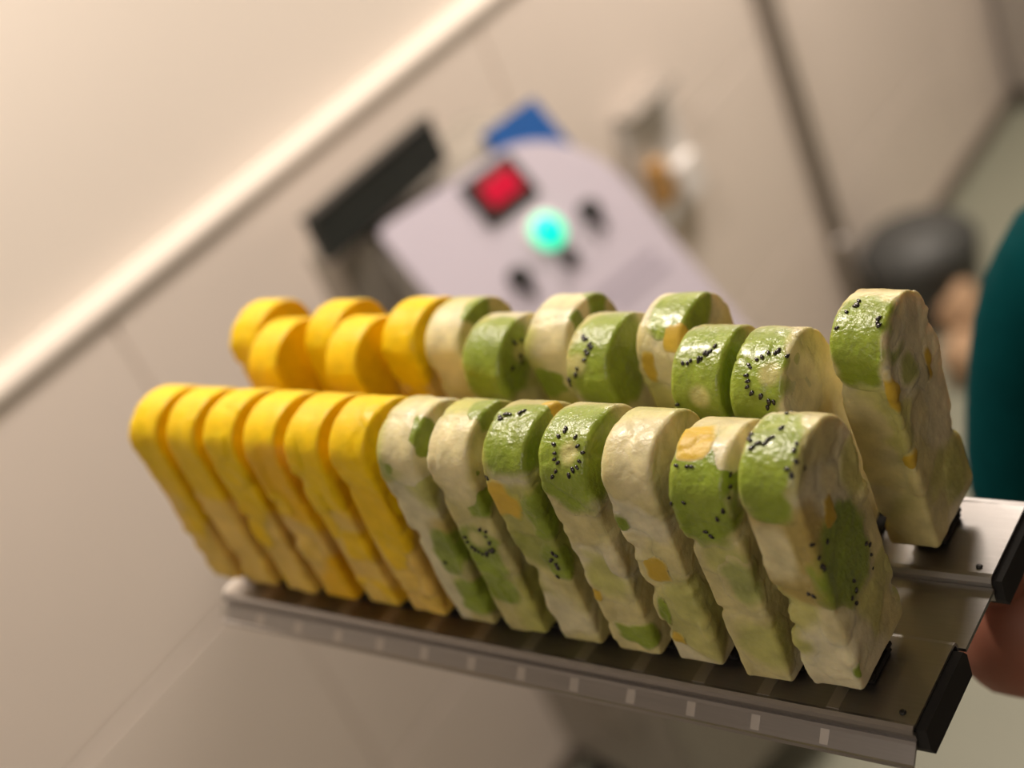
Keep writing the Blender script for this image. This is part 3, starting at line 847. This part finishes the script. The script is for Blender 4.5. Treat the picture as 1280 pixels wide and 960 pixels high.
# fingers and thumbs, each a chain rooted in the palm
def hand(palm, wrist, up, curl, side):
    palm, wrist, up = Vector(palm), Vector(wrist), Vector(up).normalized()
    f = (palm - wrist).normalized(); s = f.cross(up).normalized(); up = s.cross(f)
    for k, (off, ln, r) in enumerate(((-0.026, 0.066, 0.0085), (-0.009, 0.074, 0.0088), (0.009, 0.070, 0.0085), (0.025, 0.056, 0.0075))):
        b = palm + s * off * 0.95 + f * 0.018
        pts = [b]; a = 0.0
        for seg in (0.42, 0.32, 0.26):
            a += curl
            pts.append(pts[-1] + (f * math.cos(a) + up * math.sin(a)) * ln * seg)
        skin_mesh('finger', [(L(*p), r * (1 - 0.12 * q)) for q, p in enumerate(pts)], [(0, 1), (1, 2), (2, 3)], M['skin'], body, 2)
    b = palm + s * side * 0.026 - f * 0.030
    pts = [b, b + (s * side * 0.40 + f * 0.9) * 0.026, b + (s * side * 0.40 + f * 1.7 + up * 0.1) * 0.032]
    skin_mesh('thumb', [(L(*p), r) for p, r in zip(pts, (0.012, 0.0105, 0.0085))], [(0, 1), (1, 2)], M['skin'], body, 2)
hand(RH, RW, (-0.8, 0.5, 0.0), 0.62, -1)
hand(LH, LW, (0, 0, 1), 0.25, -1)
# head details
def headlump(name, off, rad, mat):
    bm = bmesh.new(); bmesh.ops.create_uvsphere(bm, u_segments=20, v_segments=12, radius=1.0)
    for v in bm.verts: v.co = Vector((v.co.x * rad[0], v.co.y * rad[1], v.co.z * rad[2]))
    o = obj(name, bm, mat, body, True); o.location = Vector(L(*HC)) + Vector(off)
    return o
HL = Vector(L(*HC))
def front(dx, dz):
    """offset from the head centre of the face surface at that width and height"""
    ok, p, nn, fi = body.ray_cast(HL + Vector((dx, -0.4, dz)), Vector((0, 1, 0)))
    return (dx, (p.y - HL.y) if ok else -0.08, dz)
def sidept(s, dz):
    ok, p, nn, fi = body.ray_cast(HL + Vector((s * 0.4, 0.004, dz)), Vector((-s, 0, 0)))
    return ((p.x - HL.x) if ok else s * 0.075, 0.004, dz)
for s in (-1, 1):
    x, y, z = front(s * 0.029, 0.028)
    headlump('eye', (x, y + 0.004, z), (0.012, 0.007, 0.0065), M['eye'])
    headlump('pupil', (x, y - 0.0012, z), (0.0048, 0.0026, 0.0048), M['hair'])
    x, y, z = front(s * 0.031, 0.046)
    headlump('eyebrow', (x, y + 0.001, z), (0.016, 0.004, 0.0030), M['hair'])
    x, y, z = sidept(s, 0.010)
    headlump('ear', (x, y, z), (0.009, 0.017, 0.029), M['skin'])
x, y, z = front(0, 0.004)
headlump('nose', (x, y - 0.004, z), (0.012, 0.016, 0.021), M['skin'])
x, y, z = front(0, -0.034)
headlump('mouth', (x, y + 0.003, z), (0.022, 0.006, 0.006), M['lip'])
headlump('hair', (0, 0.022, 0.072), (0.086, 0.094, 0.082), M['hair'])
# clothes follow the body
def grow(js, k): return [(p, tuple(x + k for x in r) if isinstance(r, tuple) else r + k) for p, r in js]
SJ = [(L(0.45, 0.372, -0.64), (0.165, 0.120)), (L(0.45, 0.37, -0.52), (0.168, 0.120)), (L(0.45, 0.37, -0.36), (0.135, 0.10)), J[2], J[3], J[9], (tuple(Vector(J[9][0]).lerp(Vector(J[10][0]), 1.0)), 0.050), J[13], (tuple(Vector(J[13][0]).lerp(Vector(J[14][0]), 0.92)), 0.043)]
skin_mesh('shirt', grow(SJ, 0.014), [(0, 1), (1, 2), (2, 3), (3, 4), (4, 5), (5, 6), (4, 7), (7, 8)], M['teal'], person)
TJ = [(L(0.45, 0.37, -0.46), (0.150, 0.105)), (L(0.45, 0.37, -0.55), (0.150, 0.11)), J[17], J[18], (tuple(Vector(J[18][0]).lerp(Vector(J[19][0]), 0.92)), 0.048), J[21], J[22], (tuple(Vector(J[22][0]).lerp(Vector(J[23][0]), 0.92)), 0.048)]
skin_mesh('trousers', grow(TJ, 0.012), [(0, 1), (1, 2), (2, 3), (3, 4), (1, 5), (5, 6), (6, 7)], M['trousers'], person)
for x in (0.36, 0.56):
    bm = bmesh.new()
    add_box(bm, (-0.045, -0.13, 0.0), (0.045, 0.12, 0.075), 0.028, 3)
    for v in bm.verts:
        if v.co.y < -0.02: v.co.z *= 0.75
    o = obj('shoe', bm, M['shoe'], person, True); o.location = L(x, 0.35, FLOOR)
